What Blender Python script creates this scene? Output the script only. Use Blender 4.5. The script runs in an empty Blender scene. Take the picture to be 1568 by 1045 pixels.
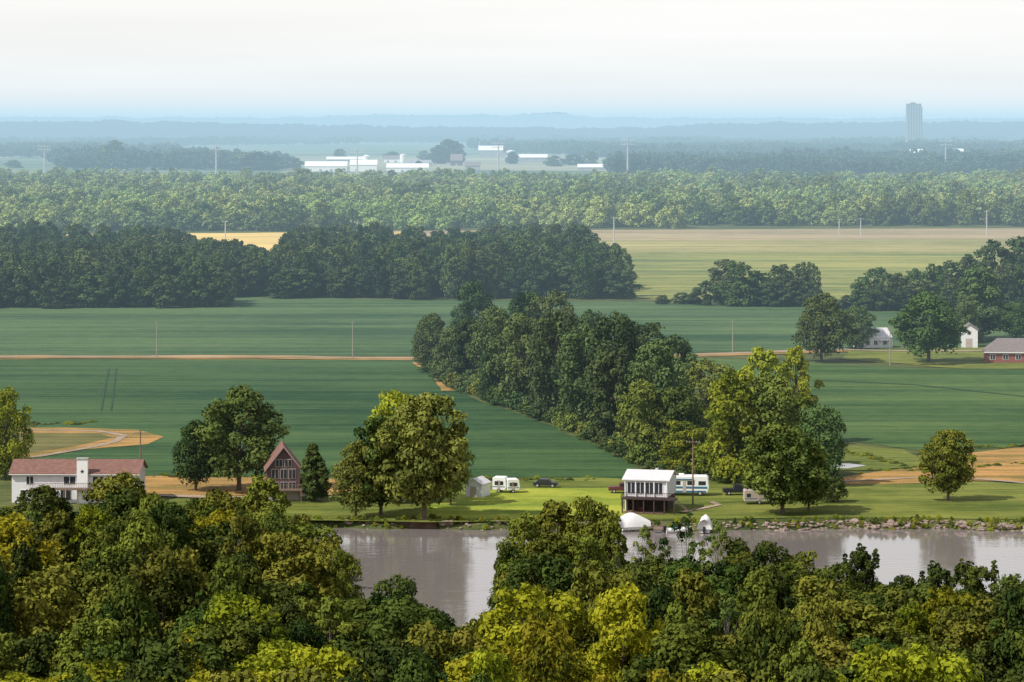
import bpy, math, random
import numpy as np
from mathutils import Vector, noise as mnoise
import mathutils
R = random.Random(7)
scene = bpy.context.scene
F, H, U0, V0 = 4500.0, 67.0, 784.0, 186.0     # survey: focal, eye height over the plain
def G(u, v, z=0.0):
    D = F*(H-z)/(v-V0)
    return ((u-U0)*D/F, D, z)
def ppm(v): return (v-V0)/H
def sstep(t):
    t = max(0.0, min(1.0, t)); return t*t*(3-2*t)
def interp(x, pts):
    if x <= pts[0][0]: return pts[0][1]
    for (a, b), (c, d) in zip(pts, pts[1:]):
        if x <= c: return b+(d-b)*(x-a)/(c-a)
    return pts[-1][1]

# ------------------------------------------------------------------ materials
def nt(m):
    m.use_nodes = True
    return m.node_tree.nodes, m.node_tree.links
def mat(name, c, rough=0.8, var=0.2, scale=1.0, spec=0.3, metal=0.0, c2=None):
    m = bpy.data.materials.new(name); n, l = nt(m)
    b = n['Principled BSDF']
    b.inputs['Roughness'].default_value = rough
    b.inputs['Metallic'].default_value = metal
    b.inputs['Specular IOR Level'].default_value = spec
    g = n.new('ShaderNodeTexCoord'); no = n.new('ShaderNodeTexNoise')
    no.inputs['Scale'].default_value = scale; no.inputs['Detail'].default_value = 5
    l.new(g.outputs['Object'], no.inputs['Vector'])
    r = n.new('ShaderNodeValToRGB')
    r.color_ramp.elements[0].position = 0.3; r.color_ramp.elements[1].position = 0.7
    d = c2 if c2 else tuple(min(1, x*(1+var)) for x in c)
    e = c if c2 else tuple(x*(1-var) for x in c)
    r.color_ramp.elements[0].color = (*e, 1); r.color_ramp.elements[1].color = (*d, 1)
    l.new(no.outputs['Fac'], r.inputs['Fac']); l.new(r.outputs['Color'], b.inputs['Base Color'])
    return m
def leaf_mat(name, dark, light, trans=0.0):
    m = bpy.data.materials.new(name); n, l = nt(m)
    n.remove(n['Principled BSDF']); out = n['Material Output']
    a = n.new('ShaderNodeAttribute'); a.attribute_name = 'tone'
    oi = n.new('ShaderNodeObjectInfo')
    ma = n.new('ShaderNodeMath'); ma.operation = 'MULTIPLY_ADD'
    l.new(oi.outputs['Random'], ma.inputs[0]); ma.inputs[1].default_value = 0.6
    mm = n.new('ShaderNodeMath'); mm.operation = 'MULTIPLY_ADD'
    l.new(a.outputs['Fac'], mm.inputs[0]); mm.inputs[1].default_value = 0.8; mm.inputs[2].default_value = -0.14
    l.new(mm.outputs[0], ma.inputs[2])
    r = n.new('ShaderNodeValToRGB')
    r.color_ramp.elements[0].color = (*dark, 1); r.color_ramp.elements[1].color = (*light, 1)
    r.color_ramp.elements[0].position = 0.1; r.color_ramp.elements[1].position = 0.95
    l.new(ma.outputs[0], r.inputs['Fac'])
    hs = n.new('ShaderNodeHueSaturation')
    h2 = n.new('ShaderNodeMath'); h2.operation = 'MULTIPLY_ADD'
    fr = n.new('ShaderNodeMath'); fr.operation = 'MULTIPLY'; fr.inputs[1].default_value = 7.31
    fq = n.new('ShaderNodeMath'); fq.operation = 'FRACT'
    l.new(oi.outputs['Random'], fr.inputs[0]); l.new(fr.outputs[0], fq.inputs[0])
    l.new(fq.outputs[0], h2.inputs[0]); h2.inputs[1].default_value = -0.05; h2.inputs[2].default_value = 0.52
    l.new(h2.outputs[0], hs.inputs['Hue']); l.new(r.outputs['Color'], hs.inputs['Color'])
    d = n.new('ShaderNodeBsdfDiffuse')
    l.new(hs.outputs['Color'], d.inputs['Color'])
    if trans:
        t = n.new('ShaderNodeBsdfTranslucent'); x = n.new('ShaderNodeMixShader')
        x.inputs[0].default_value = trans; l.new(hs.outputs['Color'], t.inputs['Color'])
        l.new(d.outputs[0], x.inputs[1]); l.new(t.outputs[0], x.inputs[2]); l.new(x.outputs[0], out.inputs['Surface'])
    else: l.new(d.outputs[0], out.inputs['Surface'])
    return m
def field_mat(name, c1, c2, big=0.01, streak=(0.004, 0.06), rot=0.0, fine=1.2, rows=None, bump=0.4):
    m = bpy.data.materials.new(name); n, l = nt(m)
    b = n['Principled BSDF']; b.inputs['Roughness'].default_value = 0.95; b.inputs['Specular IOR Level'].default_value = 0.1
    g = n.new('ShaderNodeNewGeometry')
    def noise(sc, detail=4, r=0.0):
        mp = n.new('ShaderNodeMapping'); mp.inputs['Scale'].default_value = sc; mp.inputs['Rotation'].default_value = (0, 0, r)
        o = n.new('ShaderNodeTexNoise'); o.inputs['Scale'].default_value = 1; o.inputs['Detail'].default_value = detail
        l.new(g.outputs['Position'], mp.inputs['Vector']); l.new(mp.outputs[0], o.inputs['Vector']); return o.outputs['Fac']
    def madd(a, k, c):
        q = n.new('ShaderNodeMath'); q.operation = 'MULTIPLY_ADD'; l.new(a, q.inputs[0]); q.inputs[1].default_value = k
        if isinstance(c, float): q.inputs[2].default_value = c
        else: l.new(c, q.inputs[2])
        return q.outputs[0]
    f1 = noise((big, big, big)); f2 = noise((*streak, 0.1), 5, rot); f3 = noise((fine, fine, fine), 3); f4 = noise((fine*.15, fine*.15, 1), 4)
    f5 = noise((streak[0]*2, streak[1]*6, .1), 3, rot)
    s = madd(f1, 1.1, -1.75); s = madd(f2, 1.3, s); s = madd(f3, 0.45, s); s = madd(f4, 0.5, s); s = madd(f5, 1.2, s)
    r = n.new('ShaderNodeValToRGB')
    r.color_ramp.elements[0].position = 0.2; r.color_ramp.elements[1].position = 0.85
    r.color_ramp.elements[0].color = (*c1, 1); r.color_ramp.elements[1].color = (*c2, 1)
    l.new(s, r.inputs['Fac']); l.new(r.outputs['Color'], b.inputs['Base Color'])
    bp = n.new('ShaderNodeBump'); bp.inputs['Strength'].default_value = bump; bp.inputs['Distance'].default_value = 0.5
    l.new(f3, bp.inputs['Height']); l.new(bp.outputs[0], b.inputs['Normal'])
    return m

L_DARK = leaf_mat('leaf_dark', (0.018, 0.036, 0.016), (0.095, 0.14, 0.035))
L_OLIVE = leaf_mat('leaf_olive', (0.032, 0.056, 0.018), (0.18, 0.22, 0.045))
L_BRIGHT = leaf_mat('leaf_bright', (0.06, 0.095, 0.016), (0.36, 0.39, 0.04), .2)
L_MID = leaf_mat('leaf_mid', (0.024, 0.046, 0.022), (0.11, 0.16, 0.052))
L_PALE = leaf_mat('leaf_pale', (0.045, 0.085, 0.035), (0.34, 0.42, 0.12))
L_EDGE = leaf_mat('leaf_field_edge', (0.018, 0.036, 0.018), (0.085, 0.118, 0.042))
N_DARK = leaf_mat('leaf_near_dark', (0.012, 0.026, 0.010), (0.080, 0.112, 0.022))
N_OLIVE = leaf_mat('leaf_near_olive', (0.022, 0.040, 0.010), (0.165, 0.18, 0.028))
N_BRIGHT = leaf_mat('leaf_near_bright', (0.045, 0.07, 0.010), (0.36, 0.36, 0.025), .2)
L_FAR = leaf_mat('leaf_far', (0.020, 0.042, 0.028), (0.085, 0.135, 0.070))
BARK = mat('bark', (0.12, 0.095, 0.07), 0.95, 0.35, 3)
GREYBARK = mat('bark_grey', (0.32, 0.30, 0.27), 0.95, 0.25, 3)

# ------------------------------------------------------------------ trees
def quads_mesh(name, V, Q, mi, tone, mats):
    me = bpy.data.meshes.new(name)
    V = np.asarray(V, np.float32); Q = np.asarray(Q, np.int32); nf = len(Q)
    me.vertices.add(len(V)); me.vertices.foreach_set('co', V.ravel())
    me.loops.add(nf*4); me.loops.foreach_set('vertex_index', Q.ravel())
    me.polygons.add(nf); me.polygons.foreach_set('loop_start', np.arange(0, nf*4, 4, dtype=np.int32))
    me.polygons.foreach_set('material_index', np.asarray(mi, np.int32))
    a = me.attributes.new('tone', 'FLOAT', 'FACE'); a.data.foreach_set('value', np.asarray(tone, np.float32))
    for m in mats: me.materials.append(m)
    me.update(calc_edges=True); me.validate()
    return me
def tube(V, Q, pts, rad, s=6):
    base = len(V)
    for i, (p, r) in enumerate(zip(pts, rad)):
        p = Vector(p); q = Vector(pts[min(i+1, len(pts)-1)]); o = Vector(pts[max(i-1, 0)])
        d = (q-o).normalized(); a = d.orthogonal().normalized(); b = d.cross(a)
        for k in range(s):
            t = 2*math.pi*k/s; c = p+(a*math.cos(t)+b*math.sin(t))*r; V.append((c.x, c.y, c.z))
    for i in range(len(pts)-1):
        for k in range(s):
            Q.append((base+i*s+k, base+i*s+(k+1) % s, base+(i+1)*s+(k+1) % s, base+(i+1)*s+k))
def leaves(rng, C, Rr, n, size, squash=0.8, fill=0.06, nbias=0.85, lt=None):
    C = np.array(C); Rr = np.array(Rr)
    p = Rr**2/np.sum(Rr**2); idx = rng.choice(len(C), n, p=p)
    d = rng.normal(size=(n, 3)); d /= np.linalg.norm(d, axis=1)[:, None]
    flip = (d[:, 2] < -0.25) & (rng.random(n) < 0.7); d[flip, 2] *= -1
    rr = Rr[idx]*(rng.uniform(0.72, 1.12, n)); inner = rng.random(n) < fill; rr[inner] *= rng.uniform(0.2, 0.8, inner.sum())
    lump = 1+0.16*np.sin(d[:, 0]*7+idx)*np.sin(d[:, 1]*8+idx*2)*1.5
    P = C[idx]+d*(rr*lump)[:, None]*np.array([1, 1, squash])
    keep = np.ones(n, bool)
    for c, r in zip(C, Rr):
        keep &= np.linalg.norm((P-c)/np.array([1, 1, squash]), axis=1) > r*0.66
    keep |= inner
    P = P[keep]; d = d[keep]; idx = idx[keep]; n = len(P)
    N = d*nbias+rng.normal(size=(n, 3))*0.42+np.array([0, 0, .15]); N /= np.linalg.norm(N, axis=1)[:, None]
    A = np.cross(N, rng.normal(size=(n, 3))); A /= np.linalg.norm(A, axis=1)[:, None]; B = np.cross(N, A)
    s = size*rng.uniform(0.55, 1.35, n)[:, None]
    V = np.stack([P-A*s, P-B*s*0.6+N*s*0.12, P+A*s, P+B*s*0.6+N*s*0.12], 1).reshape(-1, 3)
    if lt is None: lt = rng.random(len(C))
    lt = np.asarray(lt)
    tone = np.clip(lt[idx]*0.6+rng.random(n)*0.5, 0, 1)
    return V, np.arange(n*4).reshape(-1, 4), tone
PROF = {
 'round': lambda t: math.sqrt(max(0, 1-(2*t**0.85-1)**2))*0.95+0.12,
 'oval':  lambda t: math.sqrt(max(0, 1-(2*t**0.75-1)**2))*0.9+0.1,
 'spread': lambda t: 0.55+0.5*math.sin(math.pi*min(1, t*0.95+0.1))-0.35*t**4,
 'cone':  lambda t: 0.95*(1-t)**0.75+0.10 if t > 0.12 else 0.7,
 'full':  lambda t: 1.0-0.55*t**2.2,
}
def make_tree(name, seed, kind, leafm, h=14., w=10., base=0.15, nl=46, lr=(0.11, 0.2), nleaf=10000, size=0.28, barkm=None, tr=0.28, limbs=14, spikes=0):
    rng = np.random.default_rng(seed); rd = random.Random(seed)
    C, Rr = [], []
    lean = [rd.uniform(-.5, .5), rd.uniform(-.5, .5)]
    ph = rd.uniform(0, 6)
    for i in range(nl):
        t = (i+rd.random())/nl; a = i*2.399+rd.uniform(-.6, .6)
        e = PROF[kind](t)*w/2*(1+0.22*math.sin(2*a+ph)+0.14*math.sin(3*a+5*t+ph))
        r = w*rd.uniform(*lr)*(1.1-0.35*t)
        rad = max(0, (e-r*0.7))*rd.uniform(0.6, 1.1)
        z = h*(base+(1-base)*t) - r*0.6*t
        C.append((math.cos(a)*rad+lean[0]*t, math.sin(a)*rad+lean[1]*t, max(z, r*.6))); Rr.append(r)
    for i in range(spikes):
        a = rd.uniform(0, 6.28); rad = rd.uniform(0, w*.38); z0 = h*rd.uniform(.75, .95)
        for k in range(3):
            C.append((math.cos(a)*rad, math.sin(a)*rad, z0+k*h*.05)); Rr.append(w*(.075-.018*k))
    V, Q, tone = leaves(rng, C, Rr, nleaf, size)
    BV, BQ = [], []
    top = h*0.8
    tp = [(0, 0, -0.5), (0.05, 0, h*.08), (rd.uniform(-.2, .2), rd.uniform(-.2, .2), h*.3), (lean[0]*.5, lean[1]*.5, h*.55), (lean[0], lean[1], top)]
    tube(BV, BQ, tp, [tr*1.35, tr, tr*.8, tr*.5, tr*.12], 8)
    order = list(range(len(C))); rd.shuffle(order)
    for i in order[:limbs]:
        c = C[i]; z0 = max(h*base*.7, min(top*.9, c[2]*rd.uniform(.45, .75))); f = z0/top
        p0 = (lean[0]*f, lean[1]*f, z0)
        mid = (p0[0]*.5+c[0]*.5, p0[1]*.5+c[1]*.5, z0*.35+c[2]*.65+rd.uniform(-.3, .3))
        end = (c[0]*1.06, c[1]*1.06, c[2]+Rr[i]*.4)
        rr = tr*(1-f)*.5+.05
        tube(BV, BQ, [p0, mid, end], [rr, rr*.6, .025], 5)
    BV = np.array(BV); BQ = np.array(BQ)
    me = quads_mesh(name, np.concatenate([BV, V]), np.concatenate([BQ, Q+len(BV)]),
        [1]*len(BQ)+[0]*len(Q), np.concatenate([np.zeros(len(BQ)), tone]), [leafm, barkm or BARK])
    me['h'] = h; me['w'] = w
    return me
def remat(me, name, leafm):
    m2 = me.copy(); m2.name = name; m2.materials[0] = leafm; return m2
T = {}
T['round'] = make_tree('t_round', 1, 'round', L_OLIVE, nl=52)
T['round2'] = make_tree('t_round2', 2, 'round', L_OLIVE, nl=44, lr=(.10, .22), base=.1)
T['oval'] = make_tree('t_oval', 3, 'oval', L_OLIVE, w=8., nl=48, base=.08)
T['spread'] = make_tree('t_spread', 4, 'spread', L_OLIVE, w=12., nl=58, lr=(.09, .16), base=.2, nleaf=12000)
T['spiky'] = make_tree('t_spiky', 5, 'full', L_OLIVE, w=8., nl=40, base=.05, spikes=7, lr=(.1, .17))
T['full'] = make_tree('t_full', 6, 'full', L_OLIVE, w=10., nl=56, base=.04, spikes=3)
T['cone'] = make_tree('t_cone', 8, 'cone', L_OLIVE, w=8., nl=60, base=.08, lr=(.09, .15))
T['sparse'] = make_tree('t_sparse', 9, 'spread', L_OLIVE, w=9., nl=34, base=.1, lr=(.06, .11), nleaf=3600, size=.22, barkm=GREYBARK, limbs=34, tr=.2)
T['lawn'] = make_tree('t_lawn', 12, 'round', L_OLIVE, w=10., nl=60, base=.17, nleaf=14000, lr=(.09, .17))
T['lace'] = make_tree('t_lace', 13, 'spread', L_OLIVE, w=10., nl=50, base=.08, nleaf=8000, lr=(.07, .12), limbs=30)
T['far1'] = make_tree('t_far1', 21, 'full', L_PALE, nl=20, base=.03, nleaf=1500, size=.75, limbs=3, lr=(.15, .26))
T['far2'] = make_tree('t_far2', 22, 'round', L_PALE, nl=20, base=.03, nleaf=1500, size=.75, limbs=3, lr=(.15, .26))
T['mid1'] = make_tree('t_mid1', 24, 'full', L_PALE, nl=34, base=.03, nleaf=4200, size=.42, limbs=5, lr=(.11, .2))
T['mid2'] = make_tree('t_mid2', 25, 'round', L_PALE, nl=34, base=.03, nleaf=4200, size=.42, limbs=5, lr=(.11, .2))
T['mid3'] = make_tree('t_mid3', 26, 'oval', L_PALE, nl=30, base=.02, w=8.5, nleaf=3800, size=.4, limbs=5, lr=(.11, .2))
T['bush'] = make_tree('t_bush', 30, 'full', L_OLIVE, h=3., w=4., nl=16, base=.02, nleaf=900, size=.24, lr=(.14, .22), tr=.05, limbs=4)
def make_patch(name, seed, leafm):
    rng = np.random.default_rng(seed); rd = random.Random(seed); C = []; Rr = []
    for i in range(46):
        x, y = rd.uniform(-45, 45), rd.uniform(-30, 30); hh = rd.uniform(10, 19)
        for k in range(4):
            C.append((x+rd.uniform(-3, 3), y+rd.uniform(-3, 3), hh-rd.uniform(2, 9))); Rr.append(rd.uniform(2.2, 3.8))
        C.append((x, y, hh-3)); Rr.append(3.2)
    V, Q, tone = leaves(rng, C, Rr, 6500, 1.5)
    return quads_mesh(name, V, Q, [0]*len(Q), tone, [leafm])
def make_grove(name, seed, leafm, S=27., n=14, gap=0.0):
    """a stand of trees 2S x 2S m, every crown its own size, height and tone"""
    rng = np.random.default_rng(seed); rd = random.Random(seed); C = []; Rr = []; lt = []
    placed = []
    for i in range(n*20):
        if len(placed) >= n: break
        x, y = rd.uniform(-S, S), rd.uniform(-S, S)
        if all(math.hypot(x-a, y-b) > 8.5 for a, b in placed): placed.append((x, y))
    for x, y in placed:
        hh = rd.choice([rd.uniform(8, 12), rd.uniform(12, 17), rd.uniform(14, 21)]); w = rd.uniform(8, 16)*(.6+hh/35); tt = rd.uniform(-.35, .85); kind = rd.choice(['full', 'round', 'oval', 'spread'])
        nl = 15
        for k in range(nl):
            t = (k+rd.random())/nl; a = k*2.4+rd.uniform(-.5, .5); r = w*rd.uniform(.13, .24)*(1.1-.35*t)
            rad = max(0, PROF[kind](t)*w/2-r*.6)*rd.uniform(.55, 1.1)
            C.append((x+math.cos(a)*rad, y+math.sin(a)*rad, hh*(.05+.95*t)-r*.6*t)); Rr.append(r); lt.append(tt+rd.random()*.7)
    V, Q, tone = leaves(rng, C, Rr, 1250*len(placed), .78, lt=lt)
    return quads_mesh(name, V, Q, [0]*len(Q), tone, [leafm])
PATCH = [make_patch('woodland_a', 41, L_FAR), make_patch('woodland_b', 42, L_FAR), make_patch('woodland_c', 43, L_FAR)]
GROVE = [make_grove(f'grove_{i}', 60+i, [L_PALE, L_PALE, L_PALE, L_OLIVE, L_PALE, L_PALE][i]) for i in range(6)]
VAR = {}
def tv(kind, m):
    k = (kind, m.name)
    if k not in VAR: VAR[k] = remat(T[kind], f'{kind}_{m.name}', m)
    return VAR[k]

def scatter(name, meshes, pts):
    """pts: (x,y,z,sx,sy,sz,rot,idx) -> one object, instances of the meshes"""
    coll = bpy.data.collections.new(name+'_kinds')
    for i, me in enumerate(meshes):
        coll.objects.link(bpy.data.objects.new(f'{name}_kind_{i:02d}', me))
    me = bpy.data.meshes.new(name); n = len(pts)
    me.vertices.add(n); P = np.array(pts, np.float32)
    me.vertices.foreach_set('co', P[:, :3].ravel())
    a = me.attributes.new('scl', 'FLOAT_VECTOR', 'POINT'); a.data.foreach_set('vector', P[:, 3:6].ravel())
    rv = np.zeros((n, 3), np.float32); rv[:, 2] = P[:, 6]
    a = me.attributes.new('rotv', 'FLOAT_VECTOR', 'POINT'); a.data.foreach_set('vector', rv.ravel())
    a = me.attributes.new('kind', 'INT', 'POINT'); a.data.foreach_set('value', P[:, 7].astype(np.int32))
    ob = bpy.data.objects.new(name, me); scene.collection.objects.link(ob)
    ng = bpy.data.node_groups.new(name+'_gn', 'GeometryNodeTree')
    ng.interface.new_socket('Geometry', in_out='INPUT', socket_type='NodeSocketGeometry')
    ng.interface.new_socket('Geometry', in_out='OUTPUT', socket_type='NodeSocketGeometry')
    N = ng.nodes; Lk = ng.links
    gi = N.new('NodeGroupInput'); go = N.new('NodeGroupOutput'); ip = N.new('GeometryNodeInstanceOnPoints')
    ci = N.new('GeometryNodeCollectionInfo'); ci.inputs['Collection'].default_value = coll
    ci.inputs['Separate Children'].default_value = True; ci.inputs['Reset Children'].default_value = True
    def na(nm, ty):
        q = N.new('GeometryNodeInputNamedAttribute'); q.data_type = ty; q.inputs['Name'].default_value = nm; return q.outputs['Attribute']
    Lk.new(gi.outputs[0], ip.inputs['Points']); Lk.new(ci.outputs[0], ip.inputs['Instance'])
    ip.inputs['Pick Instance'].default_value = True
    Lk.new(na('kind', 'INT'), ip.inputs['Instance Index'])
    Lk.new(na('rotv', 'FLOAT_VECTOR'), ip.inputs['Rotation']); Lk.new(na('scl', 'FLOAT_VECTOR'), ip.inputs['Scale'])
    Lk.new(ip.outputs[0], go.inputs[0])
    md = ob.modifiers.new('scatter', 'NODES'); md.node_group = ng
    print(name, n)
    return ob

# ------------------------------------------------------------------ terrain
def near_shore(x):
    return interp(x, [(-34, 437), (-27, 405), (-20, 362), (-5, 350), (0, 404), (13, 404), (20, 392), (45, 388), (62, 368), (90, 374), (200, 385)])+1.5*math.sin(x*.3)
def far_shore(x):
    return 492+1.2*math.sin(x*.11+1)+.8*math.sin(x*.37)+(2.5 if x < -12 else 0)
def gz(x, y):
    z = 0.0
    if y < 188:
        z = 60*sstep((188-y)/168)
    fs, ns = far_shore(x), near_shore(x)
    k = min(sstep((y-ns+2)/6), sstep((fs-y)/3.5))
    z -= 4.0*k
    z += 0.15*mnoise.noise(Vector((x*.05, y*.05, 0)))*(1 if 200 < y < 480 else 0)
    return z
def axis(segs):
    o = []
    for a, b, s in segs:
        k = max(1, int(round((b-a)/s)))
        o += [a+(b-a)*i/k for i in range(k)]
    o.append(segs[-1][1]); return o
xs = axis([(-40000, -4000, 6000), (-4000, -400, 600), (-400, -120, 20), (-120, 120, 1.5), (120, 400, 20), (400, 4000, 600), (4000, 40000, 6000)])
ys = axis([(-2000, 0, 500), (0, 350, 7), (350, 480, 2), (480, 502, .6), (502, 560, 6), (560, 1000, 60), (1000, 4000, 300), (4000, 70000, 6000)])
vv = [(x, y, gz(x, y)) for y in ys for x in xs]
nx = len(xs)
ff = [(j*nx+i, j*nx+i+1, (j+1)*nx+i+1, (j+1)*nx+i) for j in range(len(ys)-1) for i in range(nx-1)]
me = bpy.data.meshes.new('ground'); me.from_pydata(vv, [], ff)
for p in me.polygons: p.use_smooth = True
ground = bpy.data.objects.new('ground', me); scene.collection.objects.link(ground)
me.materials.append(field_mat('ground_grass', (0.04, 0.06, 0.022), (0.13, 0.14, 0.045), big=.03, streak=(.02, .12), fine=2))

def ob_mesh(name, v, f, mats, parent=None, smooth=False):
    me = bpy.data.meshes.new(name); me.from_pydata(v, [], f)
    for m in (mats if isinstance(mats, list) else [mats]): me.materials.append(m)
    if smooth:
        for p in me.polygons: p.use_smooth = True
    o = bpy.data.objects.new(name, me); scene.collection.objects.link(o)
    if parent: o.parent = parent
    return o
def sheet(name, poly, m, z=0.05, jit=0.8, step=10):
    P = [G(u, v) for u, v in poly]; out = []
    for a, b in zip(P, P[1:]+P[:1]):
        d = math.hypot(a[0]-b[0], a[1]-b[1]); k = max(1, min(60, int(d/step)))
        for i in range(k):
            t = i/k; out.append((a[0]+(b[0]-a[0])*t+R.uniform(-jit, jit), a[1]+(b[1]-a[1])*t+R.uniform(-jit, jit)*2, z))
    tri = mathutils.geometry.tessellate_polygon([[Vector(p) for p in out]])
    return ob_mesh(name, out, [tuple(t) for t in tri], m)
def strip(name, pts, w, m, z=0.12):
    P = [Vector(G(u, v)) for u, v in pts]; Q = []
    for a, b in zip(P, P[1:]):
        k = max(2, int((b-a).length/8))
        for i in range(k): Q.append(a.lerp(b, i/k))
    Q.append(P[-1]); V = []; Fc = []
    for i, p in enumerate(Q):
        d = (Q[min(i+1, len(Q)-1)]-Q[max(i-1, 0)]).normalized(); n = Vector((-d.y, d.x, 0)); ww = w*R.uniform(.42, .58)
        V += [tuple(p+n*ww+Vector((0, 0, z))), tuple(p-n*ww+Vector((0, 0, z)))]
        if i: Fc.append((2*i-2, 2*i-1, 2*i+1, 2*i))
    return ob_mesh(name, V, Fc, m)

SOY1 = field_mat('soy_near', (0.015, 0.052, 0.018), (0.068, 0.125, 0.042), big=.008, streak=(.006, .05), fine=1.5)
SOY2 = field_mat('soy_mid', (0.026, 0.066, 0.028), (0.100, 0.155, 0.060), big=.006, streak=(.003, .03), fine=1)
SOY3 = field_mat('soy_right', (0.026, 0.066, 0.020), (0.100, 0.155, 0.045), big=.01, streak=(.004, .06), fine=1.5)
GOLD = field_mat('corn_gold', (0.18, 0.18, 0.065), (0.42, 0.36, 0.15), big=.004, streak=(.0015, .02), fine=.4)
CORNG = field_mat('corn_green', (0.08, 0.125, 0.040), (0.33, 0.31, 0.09), big=.004, streak=(.0015, .025), fine=.4)
TAN = field_mat('stubble_tan', (0.20, 0.165, 0.10), (0.42, 0.33, 0.19), big=.004, streak=(.0015, .02), fine=.4)
WHEAT = field_mat('wheat', (0.50, 0.36, 0.12), (0.74, 0.54, 0.19), big=.01, streak=(.002, .02), fine=.4)
LAWN = field_mat('lawn_grass', (0.07, 0.10, 0.018), (0.20, 0.215, 0.045), big=.05, streak=(.03, .15), fine=2.5)
LAWN2 = field_mat('lawn_sunlit', (0.14, 0.20, 0.025), (0.36, 0.38, 0.05), big=.05, streak=(.03, .2), fine=2.5)  # patch of sun between cloud shadows, put into the grass colour
DRY = field_mat('dry_grass', (0.14, 0.12, 0.035), (0.48, 0.26, 0.09), big=.05, streak=(.02, .2), fine=1.5)
DIRT = field_mat('dirt_road', (0.24, 0.18, 0.13), (0.44, 0.34, 0.26), big=.05, streak=(.02, .3), fine=2)
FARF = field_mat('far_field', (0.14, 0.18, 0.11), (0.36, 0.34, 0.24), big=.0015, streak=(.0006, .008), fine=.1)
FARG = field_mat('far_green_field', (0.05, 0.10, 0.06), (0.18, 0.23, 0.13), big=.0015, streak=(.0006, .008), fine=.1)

sheet('soybean_field', [(-260, 551), (655, 552), (700, 600), (860, 660), (975, 712), (985, 733), (500, 731), (250, 728), (-300, 735)], SOY1)
sheet('soybean_field', [(-400, 474), (345, 470), (345, 455), (700, 460), (980, 463), (1240, 468), (1900, 478), (2000, 530), (1060, 541), (655, 545), (-400, 545)], SOY2)
sheet('soybean_field', [(1040, 548), (1250, 556), (1420, 566), (2000, 566), (2100, 690), (1568, 684), (1400, 690), (1290, 676), (1200, 640)], SOY3, z=.07)
sheet('corn_field', [(500, 372), (930, 366), (2200, 366), (2300, 462), (1000, 459), (930, 445), (500, 420)], CORNG)
sheet('corn_field', [(700, 368), (2200, 362), (2200, 386), (700, 388)], GOLD, z=.12)
sheet('stubble_field', [(600, 354), (2300, 347), (2300, 364), (600, 370)], TAN, z=.18)
sheet('wheat_field', [(100, 360), (640, 355), (600, 385), (330, 388), (315, 412), (270, 396), (90, 384)], WHEAT, z=.22)
sheet('dry_grass', [(-60, 657), (100, 655), (215, 658), (248, 670), (230, 682), (120, 690), (20, 704), (-80, 706)], DRY, z=.12)
sheet('pasture', [(-60, 666), (60, 664), (150, 666), (165, 672), (120, 684), (20, 696), (-60, 698)], field_mat('rough_pasture', (.07, .08, .025), (.20, .17, .06), big=.05, streak=(.02, .2)), z=.145)
sheet('dry_grass', [(1480, 694), (1560, 686), (1700, 684), (1740, 742), (1568, 740), (1490, 737), (1300, 743), (1270, 733), (1330, 724), (1460, 712)], DRY, z=.12)
sheet('dry_grass', [(170, 730), (500, 733), (560, 742), (520, 760), (200, 762)], DRY, z=.12)
sheet('lawn', [(560, 742), (900, 733), (1290, 736), (1900, 745), (1900, 796), (1200, 795), (940, 799), (560, 799), (240, 790), (240, 764), (520, 762)], LAWN, z=.1)
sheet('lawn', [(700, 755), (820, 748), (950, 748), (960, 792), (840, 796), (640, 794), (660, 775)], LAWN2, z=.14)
sheet('lawn', [(1300, 534), (1700, 530), (1700, 564), (1480, 566), (1430, 562), (1290, 551)], LAWN, z=.13)
sheet('pasture', [(1260, 680), (1380, 690), (1420, 712), (1330, 722), (1240, 722)], LAWN, z=.16)
strip('dirt_road', [(-80, 715), (60, 700), (130, 688), (175, 678), (190, 668), (150, 661), (60, 660), (-60, 662)], 1.8, DIRT, .18)
strip('road_verge', [(-400, 547.5), (100, 547.5), (400, 547.5), (560, 550), (645, 550), (760, 547), (1060, 545), (1290, 537)], 11, DRY, .16)
strip('farm_road', [(-400, 547), (100, 547), (400, 547), (560, 549), (645, 549), (760, 546), (1060, 544), (1290, 536), (1350, 538), (1500, 538), (1900, 532)], 4, DIRT, .2)
strip('dirt_road', [(1200, 742), (1300, 738), (1420, 732), (1500, 735), (1570, 741), (1700, 748)], 1.6, DIRT, .2)
strip('gravel_drive', [(200, 758), (300, 762), (420, 764), (500, 758)], 3, DIRT, .2)
strip('footpath', [(1090, 770), (1100, 775), (1060, 783), (1040, 786)], 1.2, DIRT, .2)
strip('field_track', [(640, 556), (670, 572), (690, 600)], 4, DRY, .22)
TRK = mat('track_dark', (0.018, 0.052, 0.022), .95, .3, .2)
for a in ([(155, 630), (160, 600), (167, 565)], [(170, 630), (174, 600), (178, 565)]):
    strip('tractor_track', a, .35, TRK, .16)
strip('tractor_track', [(1250, 583), (1400, 590), (1568, 608), (1700, 612)], 1.4, TRK, .16)
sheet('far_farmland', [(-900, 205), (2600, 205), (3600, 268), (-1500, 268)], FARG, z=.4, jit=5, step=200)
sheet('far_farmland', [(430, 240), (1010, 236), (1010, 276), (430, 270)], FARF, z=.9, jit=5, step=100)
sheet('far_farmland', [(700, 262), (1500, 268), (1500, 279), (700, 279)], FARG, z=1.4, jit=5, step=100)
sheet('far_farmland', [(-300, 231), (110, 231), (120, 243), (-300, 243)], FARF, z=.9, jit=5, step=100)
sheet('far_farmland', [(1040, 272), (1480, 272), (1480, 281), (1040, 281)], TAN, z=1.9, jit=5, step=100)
WATER = bpy.data.materials.new('water'); n, l = nt(WATER); b = n['Principled BSDF']
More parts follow.
